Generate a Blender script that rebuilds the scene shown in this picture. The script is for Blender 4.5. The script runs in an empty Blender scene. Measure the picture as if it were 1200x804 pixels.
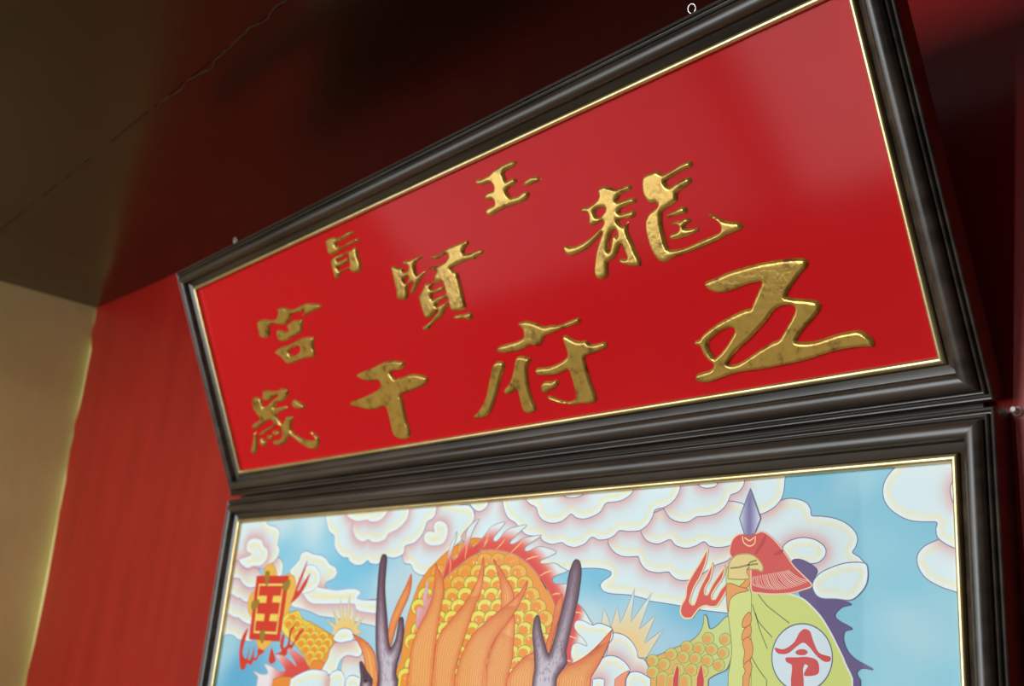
import bpy, math, random
import numpy as np
from mathutils import Matrix, Vector
from mathutils.geometry import delaunay_2d_cdt

# ------------------------------------------------------------------ camera
FPX, PCX, PCY = 1211.95, 600.0, 402.0
CAM = np.array([1.5727, -0.7902, -0.1865])
RV = np.array([1.1566, 0.5952, -0.6684])
_th = np.linalg.norm(RV); _k = RV / _th
_K = np.array([[0, -_k[2], _k[1]], [_k[2], 0, -_k[0]], [-_k[1], _k[0], 0]])
RC = np.eye(3) + math.sin(_th) * _K + (1 - math.cos(_th)) * _K @ _K   # rows: right, down, forward

scene = bpy.context.scene
col = scene.collection
cd = bpy.data.cameras.new('camera')
cam = bpy.data.objects.new('camera', cd); col.objects.link(cam)
M = Matrix.Identity(4)
for i in range(3):
    M[i][0] = RC[0][i]; M[i][1] = -RC[1][i]; M[i][2] = -RC[2][i]; M[i][3] = CAM[i]
cam.matrix_world = M
cd.sensor_fit = 'HORIZONTAL'; cd.sensor_width = 36.0; cd.lens = FPX / 1200 * 36
cd.clip_start = 0.01
cd.dof.use_dof = True; cd.dof.focus_distance = 0.92; cd.dof.aperture_fstop = 7.0
scene.camera = cam

# ------------------------------------------------------------------ light
world = bpy.data.worlds.new('world'); scene.world = world
world.use_nodes = True
bg = world.node_tree.nodes['Background']
bg.inputs[0].default_value = (1.0, 0.86, 0.68, 1); bg.inputs[1].default_value = 0.025

def area(name, loc, target, sx, sy, power, color):
    ld = bpy.data.lights.new(name, 'AREA'); ld.shape = 'RECTANGLE'
    ld.size = sx; ld.size_y = sy; ld.energy = power; ld.color = color
    o = bpy.data.objects.new(name, ld); col.objects.link(o)
    o.location = loc
    d = Vector(target) - Vector(loc)
    o.rotation_euler = d.to_track_quat('-Z', 'Y').to_euler()
    return o
# daylight through the two leaves of the open doorway behind the camera
area('daylight_left_leaf', (-2.70, -3.6, 0.1), (-2.70, 0, 0.1), 3.1, 2.4, 42, (0.90, 0.97, 1.0))
area('daylight_right_leaf', (-0.28, -3.6, 0.1), (-0.28, 0, 0.1), 1.40, 2.4, 56, (0.90, 0.97, 1.0))

pl = bpy.data.lights.new('room_bulb', 'POINT'); pl.energy = 10; pl.shadow_soft_size = 0.03; pl.color = (1.0, 0.97, 0.92)
po = bpy.data.objects.new('room_bulb', pl); col.objects.link(po); po.location = (0.9, -2.6, 0.72)

scene.view_settings.view_transform = 'Standard'
scene.view_settings.look = 'None'
scene.view_settings.exposure = 0.95
scene.view_settings.gamma = 1.0
scene.view_settings.use_curve_mapping = False

# ------------------------------------------------------------------ helpers
def lin(c):
    c = np.asarray(c, float) / 255.0
    return np.where(c <= 0.04045, c / 12.92, ((c + 0.055) / 1.055) ** 2.4)

def new_mat(name):
    m = bpy.data.materials.new(name); m.use_nodes = True
    nt = m.node_tree; b = nt.nodes['Principled BSDF']
    return m, nt, b

def N_(nt, t, **kw):
    n = nt.nodes.new(t)
    for k, v in kw.items():
        if k in n.inputs: n.inputs[k].default_value = v
        else: setattr(n, k, v)
    return n

def mapped(nt, scale=(1, 1, 1), coord='Object'):
    tc = nt.nodes.new('ShaderNodeTexCoord'); mp = nt.nodes.new('ShaderNodeMapping')
    mp.inputs['Scale'].default_value = scale
    nt.links.new(tc.outputs[coord], mp.inputs['Vector'])
    return mp

def noise_mat(name, c1, c2, scale, vec=(1, 1, 1), rough=0.5, metal=0.0, bump=0.0, bscale=None, bvec=None,
              spec=0.5, coat=0.0, coat_rough=0.05, detail=6, lo=0.35, hi=0.65, rvar=0.0, bdist=0.001):
    m, nt, b = new_mat(name)
    mp = mapped(nt, vec)
    n = N_(nt, 'ShaderNodeTexNoise', Scale=scale, Detail=detail)
    nt.links.new(mp.outputs[0], n.inputs['Vector'])
    r = nt.nodes.new('ShaderNodeValToRGB')
    r.color_ramp.elements[0].position = lo; r.color_ramp.elements[1].position = hi
    r.color_ramp.elements[0].color = (*lin(c1), 1); r.color_ramp.elements[1].color = (*lin(c2), 1)
    nt.links.new(n.outputs['Fac'], r.inputs[0]); nt.links.new(r.outputs[0], b.inputs['Base Color'])
    b.inputs['Roughness'].default_value = rough; b.inputs['Metallic'].default_value = metal
    b.inputs['Specular IOR Level'].default_value = spec
    b.inputs['Coat Weight'].default_value = coat; b.inputs['Coat Roughness'].default_value = coat_rough
    if rvar:
        mr = nt.nodes.new('ShaderNodeMapRange')
        mr.inputs['To Min'].default_value = rough - rvar; mr.inputs['To Max'].default_value = rough + rvar
        nt.links.new(n.outputs['Fac'], mr.inputs['Value']); nt.links.new(mr.outputs[0], b.inputs['Roughness'])
    if bump:
        mp2 = mapped(nt, bvec or vec)
        n2 = N_(nt, 'ShaderNodeTexNoise', Scale=bscale or scale, Detail=4)
        nt.links.new(mp2.outputs[0], n2.inputs['Vector'])
        bp = N_(nt, 'ShaderNodeBump', Strength=bump, Distance=bdist)
        nt.links.new(n2.outputs['Fac'], bp.inputs['Height']); nt.links.new(bp.outputs[0], b.inputs['Normal'])
    return m

MAT = {}
MAT['red_wall'] = noise_mat('red_brushed_gloss_paint', (150, 18, 14), (160, 25, 18), 5, (3, 1, 0.5), rough=0.35, spec=0.4,
                            bump=0.3, bscale=11, bvec=(2.6, 1, 0.9), bdist=0.003)
MAT['cream_wall'] = noise_mat('cream_plaster', (216, 200, 130), (226, 210, 142), 4, rough=0.75, bump=0.25, bscale=30, bdist=0.003)
MAT['ceiling'] = noise_mat('dark_lacquered_board', (40, 21, 9), (48, 26, 11), 3, (1, 2, 1), rough=0.22, spec=0.5,
                           bump=0.2, bscale=9, bvec=(1, 1.6, 1), bdist=0.002)
MAT['crack'] = noise_mat('seam_filler', (52, 34, 18), (70, 46, 24), 40, rough=0.6)
MAT['floor'] = noise_mat('grey_floor_tile', (120, 112, 100), (140, 130, 118), 6, rough=0.4)
MAT['doorwood'] = noise_mat('dark_door_wood', (50, 30, 20), (70, 42, 26), 8, (1, 1, .1), rough=0.5)
MAT['frame'] = noise_mat('dark_walnut_moulding', (40, 33, 27), (68, 56, 46), 55, (.10, 1, 1), rough=0.32, spec=0.55,
                         bump=0.12, bscale=120, bvec=(.06, 1, 1), rvar=0.06, bdist=0.0005)
MAT['fillet'] = noise_mat('gold_fillet_foil', (205, 178, 122), (222, 198, 146), 20, rough=0.3, metal=0.85)
MAT['red_panel'] = noise_mat('red_lacquer_panel', (196, 24, 28), (201, 27, 31), 3, rough=0.12, spec=0.055)
MAT['steel'] = noise_mat('bright_zinc_wire', (200, 198, 192), (225, 222, 215), 30, rough=0.25, metal=1.0)
MAT['white_plastic'] = noise_mat('white_plastic', (215, 210, 198), (228, 224, 214), 30, rough=0.4)

def gold_leaf():
    m, nt, b = new_mat('gold_leaf_relief')
    mp = mapped(nt)
    n = N_(nt, 'ShaderNodeTexNoise', Scale=70.0, Detail=8.0, Roughness=0.65)
    nt.links.new(mp.outputs[0], n.inputs['Vector'])
    r = nt.nodes.new('ShaderNodeValToRGB')
    e = r.color_ramp.elements
    e[0].position = 0.33; e[0].color = (*lin((122, 88, 36)), 1)
    e[1].position = 0.47; e[1].color = (*lin((186, 146, 64)), 1)
    x = r.color_ramp.elements.new(0.7); x.color = (*lin((196, 158, 76)), 1)
    nt.links.new(n.outputs['Fac'], r.inputs[0]); nt.links.new(r.outputs[0], b.inputs['Base Color'])
    b.inputs['Metallic'].default_value = 0.45; b.inputs['Roughness'].default_value = 0.18
    n2 = N_(nt, 'ShaderNodeTexNoise', Scale=160.0, Detail=5.0)
    nt.links.new(mp.outputs[0], n2.inputs['Vector'])
    bp = N_(nt, 'ShaderNodeBump', Strength=0.16, Distance=0.002)
    nt.links.new(n2.outputs['Fac'], bp.inputs['Height']); nt.links.new(bp.outputs[0], b.inputs['Normal'])
    return m
MAT['gold'] = gold_leaf()

def print_ink():
    m, nt, b = new_mat('colour_print_under_gloss')
    a = nt.nodes.new('ShaderNodeAttribute'); a.attribute_name = 'ink'
    nt.links.new(a.outputs['Color'], b.inputs['Base Color'])
    b.inputs['Roughness'].default_value = 0.4; b.inputs['Specular IOR Level'].default_value = 0.2
    b.inputs['Coat Weight'].default_value = 0.13; b.inputs['Coat Roughness'].default_value = 0.03
    return m
MAT['ink'] = print_ink()

def mesh_obj(name, verts, faces, mat, parent=None, smooth=None):
    me = bpy.data.meshes.new(name)
    me.from_pydata([tuple(map(float, v)) for v in verts], [], [tuple(map(int, f)) for f in faces])
    me.validate(); me.update()
    me.materials.append(mat)
    if smooth is not None:
        me.shade_smooth()
        me.set_sharp_from_angle(angle=math.radians(smooth))
    o = bpy.data.objects.new(name, me); col.objects.link(o)
    if parent is not None: o.parent = parent
    return o

def tag(o, label=None, cat=None, group=None, kind=None):
    for k, v in (('label', label), ('category', cat), ('group', group), ('kind', kind)):
        if v: o[k] = v
    return o

def empty(name, loc, label, cat):
    o = bpy.data.objects.new(name, None); col.objects.link(o)
    o.location = loc; o.empty_display_size = 0.05
    return tag(o, label, cat)

def box(x0, x1, y0, y1, z0, z1):
    v = [(x, y, z) for x in (x0, x1) for y in (y0, y1) for z in (z0, z1)]
    f = [(0, 1, 3, 2), (4, 6, 7, 5), (0, 4, 5, 1), (2, 3, 7, 6), (0, 2, 6, 4), (1, 5, 7, 3)]
    return v, f

def ray(u, v):
    d = RC.T @ np.array([(u - PCX) / FPX, (v - PCY) / FPX, 1.0])
    return d

def rays(P):
    P = np.asarray(P, float)
    return np.stack([(P[:, 0] - PCX) / FPX, (P[:, 1] - PCY) / FPX, np.ones(len(P))], 1) @ RC

def spline(P, n=5, closed=True):
    """centripetal-ish Catmull-Rom through traced points"""
    P = np.asarray(P, float); L = len(P); out = []
    rng = range(L) if closed else range(L - 1)
    for i in rng:
        if closed: p0, p1, p2, p3 = P[i - 1], P[i], P[(i + 1) % L], P[(i + 2) % L]
        else: p0, p1, p2, p3 = P[max(i - 1, 0)], P[i], P[i + 1], P[min(i + 2, L - 1)]
        d = np.linalg.norm(p2 - p1)
        m1 = (p2 - p0); m2 = (p3 - p1)
        a = max(np.linalg.norm(m1), 1e-9); b = max(np.linalg.norm(m2), 1e-9)
        m1 = m1 / a * min(a * .5, d); m2 = m2 / b * min(b * .5, d)
        for k in range(n):
            t = k / n; t2, t3 = t * t, t * t * t
            out.append((2*t3-3*t2+1)*p1 + (t3-2*t2+t)*m1 + (-2*t3+3*t2)*p2 + (t3-t2)*m2)
    if not closed: out.append(P[-1])
    return np.array(out)

def inside(pts, loops):
    pts = np.asarray(pts, float); c = np.zeros(len(pts), bool)
    for L in loops:
        A = np.asarray(L); B = np.roll(A, -1, 0)
        for a, b in zip(A, B):
            if a[1] == b[1]: continue
            m = (a[1] > pts[:, 1]) != (b[1] > pts[:, 1])
            c ^= m & (pts[:, 0] < (b[0]-a[0]) * (pts[:, 1]-a[1]) / (b[1]-a[1]) + a[0])
    return c

def dist(pts, loops, closed=True):
    pts = np.asarray(pts, float); best = np.full(len(pts), 1e9)
    for L in loops:
        A = np.asarray(L); B = np.roll(A, -1, 0)
        if not closed: A, B = A[:-1], B[:-1]
        for a, b in zip(A, B):
            d = b - a; q = d @ d
            if q < 1e-18: continue
            t = np.clip(((pts - a) @ d) / q, 0, 1)
            e = pts - (a + t[:, None] * d)
            best = np.minimum(best, np.einsum('ij,ij->i', e, e))
    return np.sqrt(best)

def resample(L, step):
    out = []; n = len(L)
    for i in range(n):
        a, b = L[i], L[(i + 1) % n]; k = max(1, int(np.ceil(np.linalg.norm(b - a) / step)))
        for j in range(k): out.append(a + (b - a) * j / k)
    out = np.array(out); keep = [0]
    for i in range(1, len(out)):
        if np.linalg.norm(out[i] - out[keep[-1]]) > step * 0.12: keep.append(i)
    return out[keep]

def triangulate(loops, grid, jitter=0.0, mind=0.45):
    """triangles inside the loops with an inner grid of points"""
    pts = []; edges = []
    for L in loops:
        s = len(pts); pts += list(L); n = len(L)
        edges += [(s + i, s + (i + 1) % n) for i in range(n)]
    if grid:
        A = np.concatenate(loops); lo, hi = A.min(0), A.max(0)
        gx = np.arange(lo[0] + grid/2, hi[0], grid); gy = np.arange(lo[1] + grid*.43, hi[1], grid * .866)
        if len(gx) and len(gy):
            X, Y = np.meshgrid(gx, gy); X = X + (np.arange(len(gy)) % 2)[:, None] * grid / 2
            G = np.stack([X.ravel(), Y.ravel()], 1)
            G = G[inside(G, loops)]
            if len(G): G = G[dist(G, loops) > grid * mind]
            pts += list(G)
    r = delaunay_2d_cdt([Vector((float(p[0]), float(p[1]))) for p in pts], edges, [], 0, 1e-7)
    V = np.array([(v.x, v.y) for v in r[0]]); F = np.array([f for f in r[2] if len(f) == 3])
    if not len(F): return V, F
    cen = V[F].mean(1)
    F = F[inside(cen, loops)]
    used = np.unique(F); mp = -np.ones(len(V), int); mp[used] = np.arange(len(used))
    return V[used], mp[F]

# ------------------------------------------------------------------ the setting
WY = 0.02          # face of the red wall
CZ = 0.572         # underside of the soffit
LX = -0.982        # face of the cream wall
RUN = -1.3
v, f = box(LX - .12, 2.6, WY + .004, WY + .16, -1.6, CZ + .14)
wb = tag(mesh_obj('wall_back', v, f, MAT['cream_wall']), 'cream plaster wall behind the red paint and the frames', None, None, 'structure')
# red paint coat with its ragged hand-cut edge near the corner
edge_px = [(114, 358), (113, 366), (111, 377), (107, 389), (107, 402), (107, 411), (104, 424), (101, 440), (98, 455), (95, 470),
           (91, 485), (87, 498), (86, 510), (82, 527), (79, 545), (77, 562), (73, 583), (69, 602), (66, 622), (62, 645),
           (58, 668), (54, 690), (49, 715), (44, 738), (41, 752), (37, 768), (33, 784), (30, 800), (26, 824)]
E3 = []
for (u_, v_) in edge_px:
    d = ray(u_, v_); s = (WY - CAM[1]) / d[1]; q = CAM + d * s; E3.append((q[0], q[2]))
E3[0] = (E3[0][0], CZ)
E3 = [(x, min(z, CZ)) for x, z in E3]
rnd = random.Random(5); x, z = E3[-1]
while z > -1.55:
    z -= 0.05; x += .0026 + rnd.uniform(-.004, .004); E3.append((x, max(z, -1.59)))
loop = np.array(E3 + [(2.6, E3[-1][1]), (2.6, CZ)])
V2, F2 = triangulate([loop], None)
n = len(V2); nb = len(loop)
vv = [(a, WY, b) for a, b in V2] + [(a, WY + .0035, b) for a, b in V2]
ff = [tuple(t) for t in F2]
ff += [(i, (i + 1) % nb, n + (i + 1) % nb, n + i) for i in range(nb)]
pc = mesh_obj('red_paint_coat', vv, ff, MAT['red_wall'], wb)
def lwx(z): return LX + (CZ - z) * 0.052       # the plaster leans a little
v, f = box(-.12, 0, RUN, WY + .004, -1.6, CZ + .14)
v = [(x + lwx(z), y, z) for x, y, z in v]
tag(mesh_obj('wall_left', v, f, MAT['cream_wall']), 'cream plaster wall at the left end of the red wall', None, None, 'structure')
v, f = box(1.80, 1.92, -1.0, WY + .004, -1.6, CZ + .14)  # unseen wall, added to keep ambient light off the right end
tag(mesh_obj('shade_wall_right', v, f, MAT['doorwood']), 'added dark wall out of view on the right, blocking light', None, None, 'structure')
# soffit above the shrine, its boards meeting in a seam
ce = bpy.data.objects.new('ceiling', None); col.objects.link(ce); ce.location = (0, 0, CZ)
tag(ce, 'dark glossy soffit above the red plaque', None, None, 'structure')
SEAM = -0.322
CX = np.array([-1.04, -.97, -.90, -.793, -.668, -.607, -.527, 0, 1.80])
CZS = np.array([.5755, .5716, .5675, .5634, .5594, .5578, .5568, .5550, .5530]) - CZ    # the boards sag a little
for (ya, yb) in ((SEAM + .0006, WY), (-1.5, SEAM - .0006)):
    v = []; f = []; m = len(CX)
    for x, z in zip(CX, CZS): v += [(x, ya, z), (x, yb, z), (x, ya, .14), (x, yb, .14)]
    for i in range(m - 1):
        a = 4 * i; b = a + 4
        f += [(a, a + 1, b + 1, b), (a + 2, b + 2, b + 3, a + 3), (a, b, b + 2, a + 2), (a + 1, a + 3, b + 3, b + 1)]
    f += [(0, 2, 3, 1), (4 * m - 4, 4 * m - 3, 4 * m - 1, 4 * m - 2)]
    mesh_obj('soffit_board', v, f, MAT['ceiling'], ce)
# thin filler line along the seam
rs = random.Random(3); sv = []; sf = []
xs = np.linspace(LX, 1.79, 220); off = 0
for i, x in enumerate(xs):
    off = 0.85 * off + rs.uniform(-.0035, .0035)
    w = rs.uniform(.0006, .0016)
    zc = float(np.interp(x, CX, CZS))
    sv += [(x, SEAM + off - w, zc - .0006), (x, SEAM + off + w, zc - .0006), (x, SEAM + off - w, zc + .003), (x, SEAM + off + w, zc + .003)]
    if i:
        a = 4 * (i - 1); b = 4 * i
        sf += [(a, a + 1, b + 1, b), (a, b, b + 2, a + 2), (a + 1, a + 3, b + 3, b + 1)]
mesh_obj('seam_filler', sv, sf, MAT['crack'], ce)
v, f = box(-5, 3.4, -4.0, WY + .16, -1.7, -1.6)
tag(mesh_obj('floor', v, f, MAT['floor']), 'grey floor of the shrine room', None, None, 'structure')
# doorway the daylight comes through
dr = bpy.data.objects.new('door_1', None); col.objects.link(dr); dr.location = (-1.0, -3.55, -1.6)
tag(dr, 'open doorway behind the viewer letting daylight in', None, None, 'structure')
for xa, xb in ((-4.40, -4.26), (-1.13, -0.99), (0.44, 0.56)):
    v, f = box(xa + 1.0, xb + 1.0, 0.0, 0.09, 0.0, 2.92); mesh_obj('door_post', v, f, MAT['doorwood'], dr)
v, f = box(-4.40 + 1.0, .56 + 1.0, 0.0, 0.09, 2.92, 3.06); mesh_obj('lintel', v, f, MAT['doorwood'], dr)

# ------------------------------------------------------------------ frames
PROFILE = [(-.5, -3), (.6, -.5), (1.2, .4), (8.0, 3.4), (8.3, 4.6)]
for k in range(0, 13):
    a = math.pi * k / 12
    PROFILE.append((15.9 - 7.4 * math.cos(a), 7.0 + 7.2 * math.sin(a) ** .85))
PROFILE += [(23.7, 4.6), (24.3, 4.4)]
for k in range(0, 7):
    a = math.pi * k / 6; PROFILE.append((26.1 - 1.5 * math.cos(a), 6.6 + 2.0 * math.sin(a)))
PROFILE += [(27.8, 4.4), (29.2, 4.4)]
for k in range(0, 7):
    a = math.pi * k / 6; PROFILE.append((31.2 - 1.75 * math.cos(a), 6.4 + 2.1 * math.sin(a)))
PROFILE = [(a / 1000, b / 1000) for a, b in PROFILE]
FILLET = [(-.0066, -.0034)] + [(-.0033 - .0033 * math.cos(math.pi * k / 8), -.0002 + .0036 * math.sin(math.pi * k / 8)) for k in range(9)] + [(0, -.0034)]

def rails(name, Wd, Ht, prof, back, mat, parent, to3, smooth=35):
    """four mitred lengths of moulding round the rectangle 0..Wd x 0..Ht"""
    corners = [(0, 0, -1, -1), (Wd, 0, 1, -1), (Wd, Ht, 1, 1), (0, Ht, -1, 1)]
    pr = list(prof)
    if back is not None: pr += [(.033, back), (-.0005, back)]
    for i in range(4):
        A, B = corners[i], corners[(i + 1) % 4]; vs = []
        for c in (A, B):
            for a, b in pr: vs.append(to3(c[0] + c[2] * a, c[1] + c[3] * a, b))
        m = len(pr); fs = [(j, m + j, m + (j + 1) % m, (j + 1) % m) for j in range(m)]
        fs.append(tuple(range(m - 1, -1, -1))); fs.append(tuple(range(m, 2 * m)))
        mesh_obj(name, vs, fs, mat, parent, smooth)

# ---- lower picture: gold outer edge of its top at z = 0, plane y = 0
PW, PH = 1.2, 0.66
pic = empty('framed_picture', (PW / 2, WY, -PH - .033),
            'dark framed dragon picture with clouds and yellow flag below the red plaque', 'picture')
base = np.array(pic.location)
def pic3(u, v, b): return (u - base[0], -b - base[1], v - PH - base[2])
rails('frame_rail', PW, PH, PROFILE, -.0195, MAT['frame'], pic, pic3)
rails('gold_fillet', PW, PH, FILLET, None, MAT['fillet'], pic, pic3, 60)

# ---- leaning plaque
TILT = 0.4379; QH = 0.31834; QW = 1.19783
QO = np.array([PW / 2 - QW / 2, -0.0110, 0.0711])
QU = np.array([1, 0, 0.0]); QV = np.array([0, -math.sin(TILT), math.cos(TILT)]); QN = np.array([0, -math.cos(TILT), -math.sin(TILT)])
plq = empty('name_plaque', (PW / 2, -0.01, 0.04), 'red plaque with raised gold characters in a dark moulded frame, leaning forward', 'plaque')
pb = np.array(plq.location)
def plq3(u, v, b): return tuple(QO + QU * u + QV * v + QN * b - pb)
rails('frame_rail', QW, QH, PROFILE, -.014, MAT['frame'], plq, plq3)
rails('gold_fillet', QW, QH, FILLET, None, MAT['fillet'], plq, plq3, 60)
PB = -.0030     # red panel lies a little below the fillet
vs = [plq3(u, v, b) for u in (-.0004, QW + .0004) for v in (-.0004, QH + .0004) for b in (PB - .004, PB)]
fs = [(0, 1, 3, 2), (4, 6, 7, 5), (0, 4, 5, 1), (2, 3, 7, 6), (0, 2, 6, 4), (1, 5, 7, 3)]
mesh_obj('red_panel', vs, fs, MAT['red_panel'], plq)

v, f = box(-.020, PW + .018, .0065, WY - .0005, .0337, .0405)  # added dark strip, stands in for the shade between the frames
mesh_obj('gap_shade_strip', [(a - pb[0], b - pb[1], c - pb[2]) for a, b, c in v], f, MAT['frame'], plq)

def on_plaque(P, b):
    D = rays(P); o = QO + QN * b - CAM
    s = (o @ QN) / (D @ QN)
    q = CAM + D * s[:, None] - QO
    return np.stack([q @ QU, q @ QV], 1)

# ---- gilded characters, traced stroke outlines
CH = {}
def C(o, s, *loops): return [[(o[0] + x / s, o[1] + y / s) for x, y in L] for L in loops]
CH['five'] = C((805, 295), 5, [(100,190),(118,172),(170,152),(240,120),(330,92),(420,68),(520,50),(600,40),(675,38),(703,50),(706,72),(690,100),(655,140),(625,180),(600,220),(588,245),(582,262),(610,270),(660,275),(720,280),(765,290),(782,312),(775,345),(745,385),(710,425),(680,460),(655,495),(643,522),(680,530),(740,525),(800,508),(860,487),(930,470),(1000,460),(1045,475),(1085,510),(1095,540),(1085,558),(1040,560),(960,568),(880,582),(800,605),(720,632),(640,652),(560,668),(460,688),(380,698),(300,710),(240,728),(180,750),(120,768),(70,765),(48,745),(55,720),(90,706),(130,695),(150,680),(155,660),(140,650),(110,620),(90,585),(75,555),(48,545),(45,525),(75,512),(90,490),(130,455),(180,420),(240,385),(300,355),(350,335),(375,330),(395,280),(420,225),(438,180),(415,180),(350,195),(280,222),(215,240),(170,240),(120,220)],
 [(122,540),(145,505),(190,470),(240,448),(268,448),(280,465),(262,500),(235,545),(205,585),(175,615),(163,622),(145,600),(130,570)],
 [(245,645),(270,605),(320,555),(370,510),(420,455),(465,405),(500,355),(540,325),(590,315),(625,320),(632,345),(615,385),(590,430),(565,475),(540,512),(500,530),(440,565),(380,605),(320,645),(270,662),(240,655)])
CH['dragon'] = C((655, 180), 5, [(240,200),(265,190),(300,200),(340,208),(380,192),(408,184),(424,198),(410,215),(370,232),(348,252),(340,280),(380,272),(425,258),(448,268),(445,288),(410,300),(370,318),(352,340),(362,352),(400,342),(432,335),(447,350),(435,372),(395,382),(355,388),(345,392),(365,420),(385,425),(398,398),(405,410),(398,440),(415,490),(435,530),(450,570),(468,605),(478,640),(470,660),(440,662),(395,655),(358,642),(350,628),(362,615),(390,618),(400,610),(388,580),(375,545),(360,530),(345,560),(330,600),(300,628),(285,640),(285,680),(282,715),(245,738),(218,725),(208,690),(212,640),(220,580),(235,520),(255,465),(240,475),(200,520),(160,560),(110,585),(70,600),(40,585),(28,550),(38,535),(60,545),(100,540),(150,515),(200,480),(240,440),(262,412),(258,395),(235,400),(205,420),(180,418),(178,390),(170,350),(140,345),(128,330),(140,315),(175,310),(205,290),(230,265),(235,240),(228,220)],
 [(210,335),(235,320),(270,318),(272,335),(255,355),(240,375),(220,370)],
 [(290,575),(288,530),(297,485),(312,452),(335,448),(345,470),(342,490),(330,478),(315,490),(308,530),(300,570)],
 [(500,130),(540,112),(575,102),(605,118),(640,108),(690,78),(740,48),(770,45),(780,65),(765,85),(720,100),(670,130),(635,155),(622,165),(635,188),(655,195),(690,170),(740,142),(768,142),(775,165),(755,185),(715,212),(690,235),(690,275),(660,300),(625,325),(600,345),(600,380),(605,430),(618,490),(635,545),(650,562),(690,560),(740,550),(790,528),(850,500),(910,475),(945,455),(945,425),(930,400),(895,380),(875,362),(880,350),(910,362),(960,388),(1010,398),(1050,400),(1075,425),(1065,445),(1020,465),(970,485),(920,515),(860,540),(790,568),(720,592),(660,615),(630,635),(595,635),(565,605),(540,560),(520,500),(508,440),(510,390),(530,350),(560,325),(580,305),(570,290),(540,295),(515,275),(495,240),(488,190),(490,155)],
 [(625,370),(640,352),(680,335),(710,312),(735,312),(748,332),(740,352),(700,360),(660,372),(635,378)],
 [(658,408),(690,396),(720,392),(738,378),(765,382),(770,400),(745,412),(738,435),(775,440),(810,432),(818,445),(795,465),(750,485),(700,500),(660,506),(645,490),(655,472),(690,458),(705,440),(695,420),(665,420)])
CH['prefecture'] = C((540, 360), 6.1538, [(410,125),(430,108),(470,98),(530,112),(600,138),(650,130),(700,130),(760,108),(820,82),(848,76),(858,95),(840,120),(790,138),(720,160),(660,188),(600,212),(588,240),(565,272),(530,280),(500,272),(460,295),(400,318),(330,330),(275,328),(255,305),(280,280),(340,262),(400,245),(450,220),(455,185),(445,155)],
 [(240,405),(270,390),(300,395),(315,420),(300,470),(280,540),(262,610),(240,680),(215,745),(185,785),(150,800),(100,800),(92,785),(130,745),(165,690),(190,620),(205,540),(222,460)],
 [(400,365),(430,352),(470,358),(500,375),(495,400),(475,430),(480,500),(490,580),(510,650),(540,730),(530,750),(490,768),(460,755),(440,710),(425,650),(410,600),(375,610),(335,630),(312,612),(320,585),(350,550),(370,500),(385,440)],
 [(735,212),(755,202),(800,228),(850,245),(905,240),(920,260),(970,265),(1020,252),(1050,262),(1048,285),(1010,310),(950,335),(900,350),(890,370),(905,430),(930,520),(955,590),(975,650),(968,682),(930,695),(860,698),(790,705),(720,698),(660,680),(625,655),(635,638),(670,650),(720,670),(780,680),(825,660),(830,620),(815,560),(798,500),(780,455),(740,465),(690,485),(620,495),(560,492),(538,470),(545,440),(580,435),(640,428),(710,400),(765,360),(770,330),(755,280),(740,240)],
 [(580,555),(610,535),(650,535),(690,525),(700,540),(685,575),(640,600),(605,622),(585,605),(577,580)])
CH['thousand'] = C((400, 410), 7.3083, [(130,215),(160,195),(220,172),(290,140),(360,105),(430,92),(490,95),(535,105),(528,140),(505,170),(450,180),(420,195),(440,230),(460,245),(520,235),(580,212),(640,208),(690,218),(730,235),(735,265),(710,300),(660,325),(590,352),(530,375),(508,388),(520,430),(540,530),(560,620),(582,680),(582,745),(560,765),(520,768),(470,748),(445,715),(430,660),(415,590),(400,530),(380,485),(340,495),(270,515),(200,508),(130,488),(75,468),(80,450),(150,420),(220,390),(290,355),(330,325),(340,295),(325,265),(290,262),(240,270),(190,260),(150,240)])
CH['years'] = C((285, 450), 9.46, [(108,155),(140,148),(185,158),(205,200),(228,262),(255,250),(300,208),(345,165),(392,128),(385,112),(340,138),(285,182),(255,190),(225,160),(220,110),(225,75),(260,70),(320,78),(380,75),(405,50),(440,52),(495,68),(490,110),(470,160),(440,190),(390,200),(355,235),(345,265),(390,260),(440,250),(480,248),(490,265),(460,285),(400,310),(370,335),(360,360),(385,375),(410,420),(430,445),(450,430),(480,365),(510,358),(545,370),(545,395),(530,430),(528,480),(535,520),(560,540),(620,585),(690,620),(750,630),(800,620),(790,585),(760,560),(740,535),(755,528),(800,565),(830,590),(838,640),(835,685),(800,722),(750,722),(690,695),(630,655),(570,610),(530,575),(515,565),(490,600),(460,650),(420,680),(375,680),(335,655),(345,628),(390,625),(425,600),(440,560),(435,510),(425,480),(395,460),(365,455),(320,490),(270,520),(220,555),(190,575),(178,562),(210,525),(265,490),(320,460),(350,440),(335,415),(310,395),(270,410),(215,445),(165,480),(130,502),(105,485),(110,450),(150,420),(195,385),(170,350),(145,320),(120,280),(110,220)],
 [(545,190),(570,172),(620,200),(680,245),(675,268),(630,275),(580,270),(545,235)],
 [(125,540),(140,540),(145,580),(150,630),(150,680),(145,740),(125,775),(100,765),(92,720),(110,660),(120,600)],
 [(195,600),(215,605),(230,630),(255,640),(255,665),(230,690),(205,680),(190,650)],
 [(265,570),(285,575),(310,572),(325,590),(310,615),(290,620),(270,605)],
 [(335,520),(360,515),(400,530),(395,565),(370,575),(335,560),(328,540)])
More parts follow.
